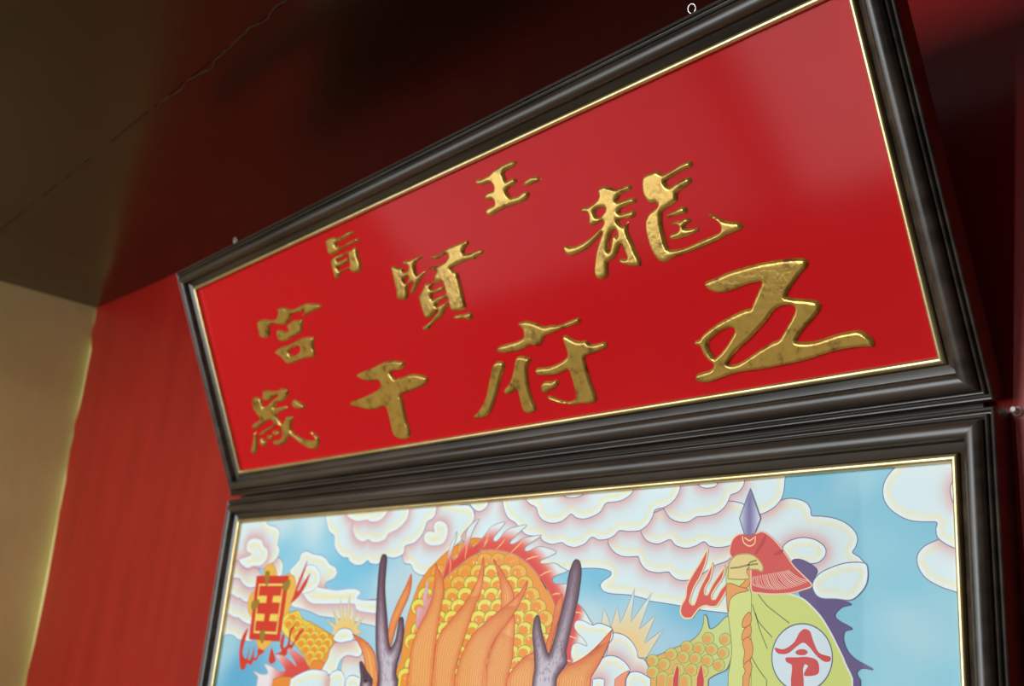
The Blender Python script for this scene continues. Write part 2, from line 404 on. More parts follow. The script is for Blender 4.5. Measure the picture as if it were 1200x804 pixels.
CH['palace'] = C((295, 345), 8.9333, [(65,295),(90,268),(140,262),(200,272),(250,260),(275,220),(285,190),(268,160),(300,140),(345,135),(375,152),(430,155),(490,130),(560,95),(620,95),(690,100),(722,118),(715,140),(660,170),(600,195),(545,228),(525,220),(550,195),(560,175),(520,180),(460,195),(410,215),(395,250),(375,290),(340,315),(300,320),(260,312),(215,305),(190,325),(180,350),(182,430),(165,452),(125,460),(90,440),(78,390),(65,340)],
 [(268,380),(280,370),(320,385),(370,392),(392,380),(385,360),(370,340),(385,310),(420,280),(470,268),(515,265),(530,258),(535,280),(522,320),(520,390),(490,415),(430,445),(380,475),(340,495),(300,488),(275,455),(265,420)],
 [(245,605),(265,580),(310,550),(370,538),(430,505),(490,470),(560,450),(615,445),(650,452),(652,475),(640,510),(645,560),(658,600),(655,645),(630,662),(570,668),(510,690),(450,712),(390,730),(365,720),(330,680),(290,645),(250,620)],
 [(390,600),(420,565),(465,542),(505,545),(512,580),(490,615),(450,640),(410,640)])
CH['virtue'] = C((450, 270), 6.7, [(58,290),(75,278),(110,295),(145,298),(152,325),(175,325),(195,300),(190,275),(155,265),(145,248),(170,238),(220,228),(260,208),(290,195),(300,205),(280,225),(248,250),(240,285),(245,320),(258,350),(285,340),(315,318),(325,328),(300,360),(275,400),(250,450),(230,495),(210,495),(212,470),(230,430),(235,410),(210,412),(185,430),(180,455),(185,500),(180,530),(155,548),(120,545),(105,530),(100,480),(88,420),(75,360)],
 [(155,390),(165,370),(185,360),(200,368),(195,390),(180,410),(165,415)],
 [(368,200),(390,195),(430,190),(470,155),(530,125),(590,100),(630,85),(655,85),(662,100),(640,130),(622,165),(630,182),(680,180),(730,158),(770,155),(775,170),(755,190),(720,210),(708,240),(698,225),(660,235),(600,258),(545,285),(528,298),(545,318),(570,330),(585,370),(600,430),(615,490),(628,550),(638,600),(620,625),(575,635),(535,632),(520,600),(510,575),(485,600),(465,650),(440,685),(400,710),(370,745),(345,780),(310,782),(305,760),(330,740),(370,710),(400,670),(430,630),(405,640),(380,670),(350,692),(325,680),(305,630),(290,580),(278,530),(290,490),(315,450),(328,412),(345,422),(380,405),(405,388),(395,360),(412,330),(410,312),(365,312),(345,298),(360,288),(410,282),(450,265),(490,235),(508,205),(495,185),(460,195),(420,222),(385,222),(365,212)],
 [(365,440),(400,418),(440,402),(465,405),(475,440),(488,490),(470,508),(430,520),(395,540),(378,535),(375,500),(400,492),(440,478),(465,460),(460,442),(430,448),(395,465),(370,462)],
 [(412,575),(440,550),(480,532),(505,532),(505,555),(470,572),(430,590),(412,595)],
 [(545,680),(560,668),(600,662),(630,655),(655,645),(685,650),(690,680),(675,705),(640,700),(615,690),(580,700),(552,695)])
CH['decree'] = C((375, 262), 11.483, [(82,240),(110,205),(150,190),(205,185),(220,200),(270,175),(340,135),(410,105),(440,105),(445,130),(410,155),(340,195),(270,230),(235,250),(215,275),(225,305),(270,310),(340,275),(420,230),(480,200),(515,205),(515,230),(470,250),(390,290),(310,330),(260,355),(240,385),(200,400),(150,425),(115,400),(100,330),(85,280)],
 [(160,480),(200,445),(260,420),(340,385),(400,365),(455,325),(490,335),(500,400),(520,470),(545,550),(548,600),(530,640),(470,662),(430,645),(400,615),(330,640),(280,665),(250,705),(230,745),(205,735),(195,680),(175,620),(160,560)],
 [(235,485),(290,450),(375,405),(392,430),(402,500),(405,570),(340,600),(270,635),(245,610),(240,585),(280,568),(340,530),(372,500),(368,470),(335,470),(290,500),(245,510)])
CH['jade'] = C((550, 180), 10.055, [(70,320),(95,300),(140,300),(190,270),(240,245),(285,200),(340,155),(410,120),(470,95),(520,90),(552,102),(540,130),(490,170),(430,205),(402,235),(415,280),(432,325),(470,310),(500,290),(540,300),(550,330),(530,360),(480,395),(440,430),(440,455),(465,500),(490,515),(550,505),(600,480),(640,450),(685,450),(695,495),(670,540),(620,575),(550,595),(480,620),(400,650),(330,685),(275,725),(230,740),(200,700),(205,655),(250,625),(295,605),(300,575),(280,545),(230,550),(185,535),(185,500),(220,455),(270,440),(290,430),(290,390),(265,355),(225,345),(170,365),(110,370),(80,350)],
 [(635,350),(670,310),(740,268),(790,272),(838,298),(810,325),(750,350),(690,378),(655,380),(638,368)])
CHLAB = {'five': 'large raised gold character 五 at the lower right', 'dragon': 'raised gold character 龍 in the middle row',
         'prefecture': 'raised gold character 府 between 五 and 千', 'thousand': 'raised gold character 千 in the bottom row',
         'years': 'raised gold character 歲 at the lower left', 'palace': 'raised gold character 宮 near the left edge',
         'virtue': 'raised gold character 賢 in the middle row', 'decree': 'small raised gold character 旨 near the top edge',
         'jade': 'small raised gold character 玉 near the top edge'}
HMAX = 0.0036; RAD = 0.0036
for key, loops in CH.items():
    L2 = [resample(on_plaque(spline(L, 4), PB + .0015), .0018) for L in loops]
    V2, F2 = triangulate(L2, 0.0016, mind=.5)
    d = dist(V2, L2)
    t = np.clip(d / RAD, 0, 1)
    h = HMAX * (1 - (1 - t) ** 2.2) ** .55
    h = np.where(d < 1e-5, 0.0, h)
    vs = [plq3(a, b, PB + .0003 + c) for (a, b), c in zip(V2, h)]
    # orientation: faces must look out of the panel
    fs = []
    for a, b, c in F2:
        A, B, D = V2[a], V2[b], V2[c]
        cr = (B[0]-A[0])*(D[1]-A[1]) - (B[1]-A[1])*(D[0]-A[0])
        fs.append((a, b, c) if cr > 0 else (a, c, b))
    o = mesh_obj('character', vs, fs, MAT['gold'], plq, 80)
    tag(o, CHLAB[key])

# ---- screw eyes on the top rail
def tube(path, r, n=8, closed=False):
    path = [np.asarray(p, float) for p in path]; vs = []; fs = []; L = len(path)
    for i, p in enumerate(path):
        a = path[i - 1] if (i or closed) else p; b = path[(i + 1) % L] if (i < L - 1 or closed) else p
        tdir = b - a; tdir /= np.linalg.norm(tdir)
        ref = np.array([0, 0, 1.0]) if abs(tdir[2]) < .9 else np.array([1.0, 0, 0])
        s = np.cross(tdir, ref); s /= np.linalg.norm(s); q = np.cross(tdir, s)
        for k in range(n):
            an = 2 * math.pi * k / n; vs.append(tuple(p + r * (math.cos(an) * s + math.sin(an) * q)))
    for i in range(L if closed else L - 1):
        for k in range(n):
            a = i * n; b = ((i + 1) % L) * n
            fs.append((a + k, a + (k + 1) % n, b + (k + 1) % n, b + k))
    if not closed: fs += [tuple(range(n - 1, -1, -1)), tuple(range((L - 1) * n, L * n))]
    return vs, fs
def screw_eye(u, lab):
    c0 = np.array(plq3(u, QH + .033, -.004)); up = QV; sd = QU
    ring = [c0 + up * .0068 + .0042 * (math.sin(a) * sd - math.cos(a) * up) for a in np.linspace(.25, 2 * math.pi - .05, 22)]
    path = [c0 - up * .004, c0 + up * .0012] + ring
    vs, fs = tube(path, .0008)
    tag(mesh_obj('screw_eye', vs, fs, MAT['steel'], plq, 60), lab)
screw_eye(1.0445, 'zinc screw eye near the right end of the top rail')
screw_eye(0.158, 'zinc screw eye near the left end of the top rail')

# ------------------------------------------------------------------ the printed picture
PY = 0.0035                      # print lies behind the fillet
LAYER = [0]; STEP = 0.0000012
RX0, RX1, RZ0, RZ1 = -.0004, PW + .0004, -PH - .0004, .0004

def on_print(P, y, extend=True):
    P = np.asarray(P, float); D = rays(P); s = (y - CAM[1]) / D[:, 1]
    q = CAM + D * s[:, None]
    out = np.stack([q[:, 0], q[:, 2]], 1)
    if extend: out[P[:, 1] > 797, 1] = RZ0 + .0006      # carries on below the photograph's lower edge
    return out

def clip(P):
    for ax, lim, sg in ((0, RX0, 1), (0, RX1, -1), (1, RZ0, 1), (1, RZ1, -1)):
        out = []; n = len(P)
        for i in range(n):
            a, b = P[i], P[(i + 1) % n]
            ia, ib = sg * (a[ax] - lim) >= 0, sg * (b[ax] - lim) >= 0
            if ia: out.append(a)
            if ia != ib:
                t = (lim - a[ax]) / (b[ax] - a[ax]); out.append(a + t * (b - a))
        P = out
        if len(P) < 3: return None
    return np.array(P)

def ink_obj(name, V2, F2, colors, y, label=None, parent=pic):
    vs = [(a - base[0], y - base[1], b - base[2]) for a, b in V2]
    fs = []
    for t in F2:
        P = V2[list(t)]
        ar = 0.0
        for i in range(len(P)):
            a, b = P[i], P[(i + 1) % len(P)]; ar += a[0] * b[1] - a[1] * b[0]
        fs.append(tuple(t) if ar > 0 else tuple(reversed(t)))
    o = mesh_obj(name, vs, fs, MAT['ink'], parent)
    at = o.data.color_attributes.new('ink', 'FLOAT_COLOR', 'POINT')
    c = np.ones((len(vs), 4)); c[:, :3] = lin(np.asarray(colors, float))
    at.data.foreach_set('color', c.astype(np.float32).ravel())
    if label: o['label'] = label
    return o

def next_y():
    LAYER[0] += 1
    return PY - STEP * LAYER[0]

K = {'c1': (240, 590, 6), 'c2': (240, 670, 6), 'c3': (400, 570, 6), 'c4': (400, 670, 6), 'c5': (560, 560, 6), 'c6': (560, 670, 6),
     'c7': (720, 540, 6), 'c8': (720, 670, 6), 'c9': (840, 530, 6), 'c10': (840, 670, 6), 'c11': (1000, 520, 6), 's3': (800, 536, 3), 'f': (0, 0, 1)}
def X(*parts):
    out = []
    for i in range(0, len(parts), 2):
        ox, oy, s = K[parts[i]]
        out += [(ox + x / s, oy + y / s) for x, y in parts[i + 1]]
    return out

def ribbon(V2, F2, L, w, closed, taper=False):
    """quads of width w along polyline L (print coordinates), left out where it leaves the sheet"""
    L = np.asarray(L); n = len(L)
    nxt = np.roll(L, -1, 0); prv = np.roll(L, 1, 0)
    if not closed: nxt[-1] = L[-1]; prv[0] = L[0]
    T = nxt - prv; T /= np.maximum(np.linalg.norm(T, axis=1), 1e-9)[:, None]
    Nn = np.stack([-T[:, 1], T[:, 0]], 1)
    ww = np.full(n, w / 2)
    if taper: ww = ww * (0.25 + 0.75 * np.sin(np.linspace(0.05, math.pi - .05, n)))
    s = sum(len(v) for v in V2); V2.append(L + Nn * ww[:, None]); V2.append(L - Nn * ww[:, None])
    for i in range(n if closed else n - 1):
        j = (i + 1) % n
        q = L[[i, j]]
        if q[:, 0].min() < RX0 or q[:, 0].max() > RX1 or q[:, 1].min() < RZ0 or q[:, 1].max() > RZ1: continue
        F2.append((s + i, s + j, s + n + j, s + n + i))

def lines(name, polys, color, w, closed=False, n=5, parent=pic, smooth=True, taper=False, label=None):
    y = next_y(); V2, F2 = [], []
    for P in polys:
        L = on_print(spline(P, n, closed) if smooth else P, y)
        ribbon(V2, F2, L, w, closed, taper)
    if not F2: return
    V = np.concatenate(V2)
    o = ink_obj(name, V, F2, np.tile(color, (len(V), 1)), y, label, parent)
    if len(polys) > 1: o['kind'] = 'stuff'
    return o

def shape(name, P, color, outline=None, ow=.0009, grid=None, n=5, holes=(), parent=None, smooth=True, label=None, extend=True):
    """one flat printed shape; color is a colour or a function of sheet points; outline is drawn as its child"""
    y = next_y()
    raw = on_print(spline(P, n) if smooth else resample(np.array(P, float), 8), y, extend)
    cl = clip(raw)
    if cl is None: return None
    loops = [resample(cl, .004)]
    for h in holes: loops.append(on_print(spline(h, n), y))
    V2, F2 = triangulate(loops, grid)
    if not len(F2): return None
    c = color(V2) if callable(color) else np.tile(color, (len(V2), 1))
    o = ink_obj(name, V2, F2, c, y, label, parent or pic)
    if outline is not None:
        y2 = next_y(); A, B = [], []
        ribbon(A, B, raw, ow, True)
        if B:
            Vc = np.concatenate(A)
            ink_obj('outline', Vc, B, np.tile(outline, (len(Vc), 1)), y2, None, o if parent is None else parent)
            if len(B) < len(raw): bpy.context.scene.collection.objects[-1]['kind'] = 'stuff'
    return o

def mix(a, b, t):
    t = np.clip(np.asarray(t), 0, 1)[:, None]
    return np.asarray(a, float) * (1 - t) + np.asarray(b, float) * t

# --- sky of the print
sky_pts = [(330,620,205,224,229),(370,615,208,227,231),(345,660,150,205,225),(420,690,150,205,228),(450,690,195,217,226),
 (280,790,95,170,205),(265,760,165,207,221),(490,690,198,217,222),(430,655,108,188,220),(390,620,150,205,226),(330,645,130,200,225),
 (410,672,120,195,222),(700,680,108,188,218),(690,720,200,220,225),(800,715,104,182,214),(785,745,168,206,221),(740,745,190,215,222),
 (1000,560,172,212,226),(960,550,112,186,214),(1040,590,112,188,210),(1030,640,135,198,216),(1060,690,108,190,212),(1060,725,178,212,222),
 (1085,750,180,212,221),(1105,735,135,198,214),(1110,790,118,194,212),(1000,700,125,193,214),(1090,600,108,186,210),(1075,560,130,196,214),
 (1020,760,128,196,214),(1050,790,140,200,216)]
SP = np.array(sky_pts, float)
y = PY
SPx = on_print(SP[:, :2], y)
sheet = [np.array([(RX0, RZ0), (RX1, RZ0), (RX1, RZ1), (RX0, RZ1)])]
V2, F2 = triangulate([resample(sheet[0], .02)], .012)
D2 = ((V2[:, None, :] - SPx[None]) * np.array([1, 1.3])) ** 2
Wt = 1 / (D2.sum(2) + .0006) ** 1.6
ink_obj('printed_sky', V2, F2, (Wt @ SP[:, 2:]) / Wt.sum(1)[:, None], y, 'pale and deep blue printed sky')

# --- printed clouds: back to front
WHITE = np.array((220, 236, 238)); EDGEW = np.array((230, 242, 244)); YEL = np.array((240, 230, 178)); PINK = np.array((222, 172, 172))
LINE = (118, 106, 134)
CL = {}
def loop_of(P): return on_print(spline(P, 5), PY)
def cloud(key, P, over=(), yel=1.0, pink=1.0, outline=LINE, name='printed_cloud', label=None):
    CL[key] = P
    own = loop_of(P); occ = [loop_of(CL_ALL[k]) for k in over]
    def cf(V):
        sc = 1.55 - .75 * V[:, 0] / PW
        d = dist(V, [own]) / sc
        c = mix(EDGEW, WHITE, (d - .004) / .006)
        c = mix(c, YEL, yel * .9 * np.exp(-((d - .0062) / .0019) ** 2))
        if occ:
            e = dist(V, occ) / sc
            ins = np.zeros(len(V), bool)
            for L in occ: ins |= inside(V, [L])
            e = np.where(ins, 0, e)
            c = mix(c, PINK, pink * .95 * np.exp(-(e / .0075) ** 1.4))
        return c
    return shape(name, P, cf, outline, .0009, .0034, label=label)
CL_ALL = {}
CL_ALL['La'] = X('c2', [(100,440),(175,442),(210,455),(230,475),(270,482),(330,482),(350,300),(340,180),(300,80),(210,0),(120,0)])
CL_ALL['Lb'] = X('c2', [(100,290),(170,300),(205,322),(235,325),(265,350),(300,368),(345,368),(360,200),(330,100),(240,0),(100,0)])
CL_ALL['Lc'] = X('c1', [(100,640),(190,642),(225,665),(250,668),(275,690),(320,695),(360,680),(370,560),(330,480),(240,440),(120,500)])
CL_ALL['Ld'] = X('c1', [(120,520),(200,525),(245,530),(262,560),(300,590),(340,592),(375,575),(390,490),(330,420),(240,380),(130,420)])
CL_ALL['Le'] = X('c1', [(420,500),(470,420),(515,380),(540,400),(550,440),(545,480),(530,520),(460,540)])
CL_ALL['L1'] = X('c1', [(130,60),(420,60),(428,118),(450,150),(500,165),(528,200),(520,245),(512,285),(526,325),(515,370),(490,405),(455,430),(410,458),(370,455),(340,450),(300,465),(262,442),(228,402),(130,400)])
CL_ALL['Ls'] = X('c1', [(330,355),(300,340),(293,300),(312,258),(350,245),(398,258),(412,295),(440,325),(442,375),(415,420),(385,440),(345,440),(300,455),(265,436),(240,402),(260,385),(300,375)])
CL_ALL['L5'] = X('c1', [(600,470),(625,440),(660,400),(680,350),(720,335),(765,355),(820,365),(855,390),(880,425),(920,450),(930,490),(905,530),(850,560),(860,600),(930,610),(1010,600),(1070,605),(1095,630),(1070,665),(1120,680),(1250,690),(1250,870),(1180,860),(1130,850),(1050,830),(860,800),(800,790),(760,770),(670,740),(610,720),(600,640),(640,560),(610,520)])
CL_ALL['L6'] = X('c1', [(680,600),(720,680),(760,705),(860,708),(1050,708),(1065,745),(1120,765),(1250,770),(1250,690),(1120,680),(1070,665),(1095,630),(1070,605),(1010,600),(930,610),(860,600),(800,590),(740,560)])
CL_ALL['L7'] = X('c1', [(680,630),(700,560),(690,500),(700,450),(735,432),(775,440),(805,480),(812,530),(795,580),(755,615),(715,628)])
CL_ALL['M2'] = X('c3', [(430,470),(432,515),(450,545),(488,550),(510,595),(550,622),(600,622),(690,560),(780,440),(870,350),(935,240),(935,190),(920,155),(890,132),(820,130),(700,100),(560,200)])
CL_ALL['Ms'] = X('c3', [(655,320),(648,285),(665,250),(700,242),(738,265),(750,310),(735,375),(700,410),(640,418),(600,405),(580,375),(590,330),(620,315)])
CL_ALL['M1'] = X('c1', [(865,0),(860,150),(875,200),(910,230),(910,290),(930,340),(970,380)], 'c3', [(45,503),(60,530),(100,555),(150,550),(185,520),(200,540),(250,548),(300,520),(320,498),(370,505),(415,490),(440,470),(450,420),(510,400),(560,350),(590,290),(605,250),(650,220),(670,150),(670,20)])
CL_ALL['M1b'] = X('c3', [(85,250),(80,290),(90,340),(115,375),(155,390),(190,373),(215,392),(265,392),(310,370),(330,335),(390,305),(435,265),(465,225),(478,150),(478,20),(40,20),(40,200)])
CL_ALL['M1c'] = X('c3', [(35,190),(60,225),(110,245),(165,238),(185,235),(200,248),(250,248),(290,225),(320,185),(345,150),(345,20),(10,20)])
CL_ALL['Mt'] = X('c3', [(900,60),(905,120),(930,160),(965,178),(1000,165),(1030,130),(1040,60)])
CL_ALL['N0'] = X('c3', [(935,20),(935,230),(850,380)], 'c5', [(300,560),(520,650),(625,655),(700,640),(790,636),(880,642),(935,662),(930,690),(880,725),(855,760)], 'c6', [(858,95),(880,135),(940,155),(1070,165),(1190,195)], 'c8', [(240,205),(350,222),(460,240),(600,268),(800,292)], 'f', [(875,720),(890,620),(870,500),(600,500)])
CL_ALL['N2'] = X('c5', [(915,435),(925,480),(965,528),(1030,555),(1125,553)], 'c7', [(170,680),(190,730),(230,770),(300,788),(380,782)], 'c8', [(400,25),(440,55),(500,62),(580,40),(700,-40),(820,-100)], 'f', [(870,610),(800,570),(730,590)])
CL_ALL['N6'] = X('c9', [(380,390),(440,345),(500,325),(570,330),(630,355),(660,400),(668,445),(740,450),(830,465),(910,500),(970,555),(990,610),(975,670),(955,705)], 's3', [(620,350),(645,380),(652,420),(635,465),(600,492),(570,500),(480,480),(400,420),(300,330),(150,300),(100,200),(180,120)])
CL_ALL['N7'] = X('c9', [(465,670),(500,630),(560,606),(620,600),(690,615),(745,650),(768,690),(755,740),(700,780),(560,780),(480,740)])
CL_ALL['N5'] = X('c9', [(475,60),(478,200),(470,280),(450,335),(400,390),(340,425),(300,437),(200,430),(0,440),(-100,300),(60,60)])
CL_ALL['N3'] = X('c7', [(185,470),(200,530),(240,570),(310,585),(390,555),(430,595),(500,615),(570,600),(630,570),(670,600),(740,610),(830,590),(960,520),(900,300),(500,300),(250,380)])
CL_ALL['N4'] = X('c7', [(340,300),(365,370),(400,410),(460,432),(520,430),(580,395),(640,390),(720,370),(780,320),(810,260),(820,240),(870,220),(905,180),(915,140),(915,40),(400,60)])
CL_ALL['N4c'] = X('c7', [(585,60),(590,165),(620,188),(665,192),(720,170),(740,60)])
CL_ALL['N1'] = X('c5', [(180,20),(180,200),(190,240),(215,285),(265,320),(305,370),(350,405),(430,412),(460,445),(520,468),(590,455),(620,475),(680,490),(750,465),(800,418),(850,437),(915,430),(960,405)], 'c7', [(35,492),(90,497),(150,495),(185,488),(235,450),(268,395),(287,345),(350,328),(400,298),(440,250),(462,190),(466,40)])
CL_ALL['N1b'] = X('c5', [(330,20),(340,150),(365,185),(410,210),(425,260),(460,300),(520,320),(580,310),(620,285),(655,255),(690,280),(740,290),(800,275),(860,240),(900,180),(960,170),(1020,155),(1080,110),(1110,20)])
CL_ALL['N1c'] = X('c5', [(590,40),(600,120),(640,140),(700,135),(740,115),(760,40)])
CL_ALL['R2'] = X('s3', [(897,290),(850,312),(825,345),(828,385),(855,425),(900,452),(950,470),(1010,482),(1040,400),(1020,260),(950,270)])
CL_ALL['R1'] = X('c11', [(300,160),(240,230),(210,300),(212,380),(250,450),(320,505),(400,540),(500,550),(585,553),(580,600),(590,655),(640,700),(700,730),(745,745),(900,745),(900,40),(400,60)])
CL_ALL['R1c'] = X('c11', [(720,240),(690,280),(682,330),(695,400),(725,440),(850,440),(850,240)])
CL_ALL['S2'] = X('c8', [(-60,600),(-20,440),(20,432),(75,450),(125,495),(158,555),(167,602),(205,615),(235,660),(248,715),(290,790),(300,800),(-100,800)])
CL_ALL['S3'] = X('c6', [(840,660),(880,605),(940,590),(1000,610),(1050,655),(1068,700),(1000,800),(740,800)])
CL_ALL['S4'] = X('c8', [(70,800),(90,745),(115,708),(170,705),(230,735),(275,772),(290,800)])
CL_ALL['S5'] = X('c6', [(760,800),(790,768),(840,750),(890,760),(920,800)])
CL_ALL['S0'] = X('c6', [(630,650),(655,560),(670,480),(680,420),(665,385),(690,345),(740,345),(805,375),(850,362),(910,380),(945,405),(940,480),(800,620),(680,660)])
CL_ALL['T1'] = X('c2', [(905,475),(930,420),(970,400),(1020,405),(1045,440),(1040,480),(1000,492),(950,500)])
CL_ALL['T2'] = X('c2', [(825,700),(865,610),(885,545),(920,500),(980,492),(1050,480),(1085,500),(1105,560),(1080,600),(1000,590),(950,630),(910,720)])
CL_ALL['T3'] = X('c2', [(960,800),(975,600),(1050,582),(1110,578),(1128,640),(1125,720),(1100,800)])
CL_ALL['T4'] = X('c2', [(560,800),(620,745),(680,712),(740,690),(800,690),(860,712),(880,800)])
CL_ALL['T5'] = X('c2', [(860,800),(885,720),(930,692),(970,710),(990,800)])
CL_ALL['T6'] = X('c2', [(995,800),(1010,738),(1060,732),(1115,770),(1130,800)])

cloud('La', CL_ALL['La'], ['Lb']); cloud('Lb', CL_ALL['Lb'], ['Lc']); cloud('Lc', CL_ALL['Lc'], ['Ld']); cloud('Ld', CL_ALL['Ld'], ['L1'])
cloud('Le', CL_ALL['Le'], ['L1']); cloud('L1', CL_ALL['L1'], ['Ls'], label='scrolling white cloud in the upper left corner'); cloud('Ls', CL_ALL['Ls'], outline=(214, 160, 162))
cloud('L5', CL_ALL['L5'], ['L6']); cloud('L6', CL_ALL['L6'], outline=(190, 160, 172)); cloud('L7', CL_ALL['L7'], outline=(214, 160, 162))
cloud('M2', CL_ALL['M2'], ['M1', 'Ms']); cloud('Ms', CL_ALL['Ms'], outline=(200, 165, 172))
cloud('M1', CL_ALL['M1'], ['M1b']); cloud('M1b', CL_ALL['M1b'], ['M1c'], outline=(206, 165, 170)); cloud('M1c', CL_ALL['M1c'], outline=(206, 165, 170))
cloud('N0', CL_ALL['N0'], ['M2', 'N1', 'N2', 'Mt'], label='long white cloud bank behind the dragon'); cloud('Mt', CL_ALL['Mt'])
cloud('N2', CL_ALL['N2'], ['N1', 'N3']); cloud('N6', CL_ALL['N6'], ['N5', 'N7', 'N3']); cloud('N7', CL_ALL['N7']); cloud('N5', CL_ALL['N5'], ['N4'])
cloud('N3', CL_ALL['N3'], ['N1', 'N4']); cloud('N4', CL_ALL['N4'], ['N1', 'N4c']); cloud('N4c', CL_ALL['N4c'])
cloud('N1', CL_ALL['N1'], ['N1b']); cloud('N1b', CL_ALL['N1b'], ['N1c']); cloud('N1c', CL_ALL['N1c'])
cloud('R2', CL_ALL['R2'], ['R1']); cloud('R1', CL_ALL['R1'], ['R1c'], label='white cloud in the upper right corner'); cloud('R1c', CL_ALL['R1c'])

# --- sunbursts
def ctr(P): return on_print([P], PY)[0]
def burst(P, c, r, ca, cb, label):
    cc = ctr(c)
    return shape('sunburst', P, lambda V: mix(ca, cb, (np.linalg.norm((V - cc) * [1, 1.2], axis=1) / r) ** 1.2), (150, 148, 150), .0007, .006, smooth=False, label=label)
burst(X('c2', [(880,465),(905,400),(845,330),(925,375),(895,255),(950,350),(955,190),(985,345),(1020,160),(1022,350),(1070,280),(1048,370),(1120,320),(1068,400),(1115,425),(1050,450),(980,440)]),
      (405, 745), .075, (244, 196, 96), (222, 228, 222), 'yellow sunburst above the left clouds')
burst(X('c6', [(868,372),(885,260),(915,320),(935,390),(980,245),(1003,362),(1060,225),(1105,110),(1075,355)], 'c8', [(265,145),(175,405),(290,305),(210,505),(345,405),(225,605),(165,605),(90,520)], 'c6', [(960,470)]),
      (733, 762), .062, (246, 196, 112), (216, 228, 228), 'spiky yellow sunburst right of the dragon')
cloud('S2', CL_ALL['S2'], ['S3', 'S4']); cloud('S3', CL_ALL['S3'], ['S5']); cloud('S4', CL_ALL['S4']); cloud('S5', CL_ALL['S5'])

# --- dragon leg on the left
def grad(p0, p1, ca, cb):
    a, b = ctr(p0), ctr(p1); d = b - a; q = d @ d
    return lambda V: mix(ca, cb, ((V - a) @ d) / q)
LEG = X('c2', [(545,300),(600,285),(660,275),(690,330),(760,362),(870,430),(935,480),(890,540),(860,620),(835,690),(740,690),(700,600),(640,520),(560,440),(535,390)])
shape('dragon_leg', LEG, grad((345, 725), (385, 765), (244, 218, 92), (240, 150, 48)), (150, 120, 60), .001, .008, label='yellow scaled dragon leg')
def scales(name, items, label, ring=(238, 222, 92), core=(240, 148, 48), line=(150, 138, 52)):
    """overlapping rounded scales: list of (px, py, r_px, angle, yellow amount)"""
    y = next_y(); Vs, Fs, Cs = [], [], []; n = 0
    for k, (px, py, r, an, ye) in enumerate(items):
        ca, sa = math.cos(an), math.sin(an)
        for q, (rr, c, ox) in enumerate(((1.0, line, 0), (.91, ring, 0), (.62, core, -.24))):
            cc = np.asarray(c, float)
            if q == 1: cc = np.asarray(core) * (1 - ye) + cc * ye
            if q == 0: cc = np.asarray(core) * .35 * (1 - ye) + np.asarray(line) * ye + np.asarray(core) * .55 * (1 - ye)
            P = [(px + r * (ox * ca) + r * rr * math.cos(t) * .98, py + r * ox * sa + r * rr * math.sin(t)) for t in np.linspace(0, 2 * math.pi, 17)[:-1]]
            LAYER[0] += .5; yy = PY - STEP * LAYER[0]
            L = on_print(P, yy)
            if L[:, 0].min() < RX0 or L[:, 0].max() > RX1 or L[:, 1].min() < RZ0: continue
            Vs.append(np.column_stack([L[:, 0], np.full(len(L), yy), L[:, 1]])); Fs.append(tuple(range(n, n + len(L)))); n += len(L)
            Cs.append(np.tile(cc, (len(L), 1)))
    V3 = np.concatenate(Vs); Cc = np.concatenate(Cs)
    vs = [(a - base[0], b - base[1], c - base[2]) for a, b, c in V3]
    fs = [tuple(reversed(t)) if ((V3[t[1]][0]-V3[t[0]][0])*(V3[t[2]][2]-V3[t[1]][2]) - (V3[t[1]][2]-V3[t[0]][2])*(V3[t[2]][0]-V3[t[1]][0])) < 0 else t for t in Fs]
    o = mesh_obj(name, vs, fs, MAT['ink'], pic)
    at = o.data.color_attributes.new('ink', 'FLOAT_COLOR', 'POINT')
    c = np.ones((len(vs), 4)); c[:, :3] = lin(Cc); at.data.foreach_set('color', c.astype(np.float32).ravel())
    o['label'] = label; o['kind'] = 'stuff'
def fill_scales(poly_px, r, dx, dy, an_fn, ye_fn, margin, rev=False):
    P = spline(poly_px, 4); lo, hi = P.min(0), P.max(0); out = []
    j = 0; yv = lo[1]
    while yv < hi[1]:
        xv = lo[0] + (dx / 2 if j % 2 else 0)
        while xv < hi[0]: out.append((xv, yv)); xv += dx
        yv += dy; j += 1
    G = np.array(out); G = G[inside(G, [P])]; G = G[dist(G, [P]) > margin]
    return [(a, b, r, an_fn(a, b), ye_fn(a, b)) for a, b in G]
scales('leg_scales', fill_scales(LEG, 6.2, 10, 7.5, lambda a, b: -.9, lambda a, b: .75, 5.0), 'rows of yellow and orange scales on the left leg')
# --- fingers, red talisman board and claws
OR = (240, 182, 78); ORL = (214, 140, 60)
shape('dragon_toe', X('c1', [(405,520),(412,490),(430,440),(470,425),(495,455),(500,520)]), OR, ORL, .0012)
shape('dragon_toe', X('c2', [(570,20),(605,22),(632,40),(640,110),(615,200),(590,280),(550,310),(540,100)]), OR, ORL, .0012)
shape('dragon_toe', X('c2', [(335,320),(308,280),(302,240),(308,195),(330,152),(370,140),(370,320)]), OR, ORL, .0012)
shape('dragon_toe', X('c2', [(365,470),(375,530),(400,560),(440,530),(480,480),(450,460)]), OR, ORL, .0012)
PL = X('c2', [(365,28),(594,28),(528,492),(310,476)])
shape('talisman_board', PL, (214, 58, 42), None, smooth=False, label='red talisman board with a yellow squared border')
lines('board_border', [X('c2', [(383,92),(550,92),(504,432),(347,424)])], (243, 214, 112), .0042, True, smooth=False)
for q in ([(375,170),(437,170),(430,220),(368,218)], [(482,170),(538,170),(528,218),(474,215)], [(362,295),(420,298),(415,347),(356,345)], [(461,298),(516,298),(508,349),(453,347)]):
    shape('board_block', X('c2', q), (243, 208, 92), None, smooth=False)
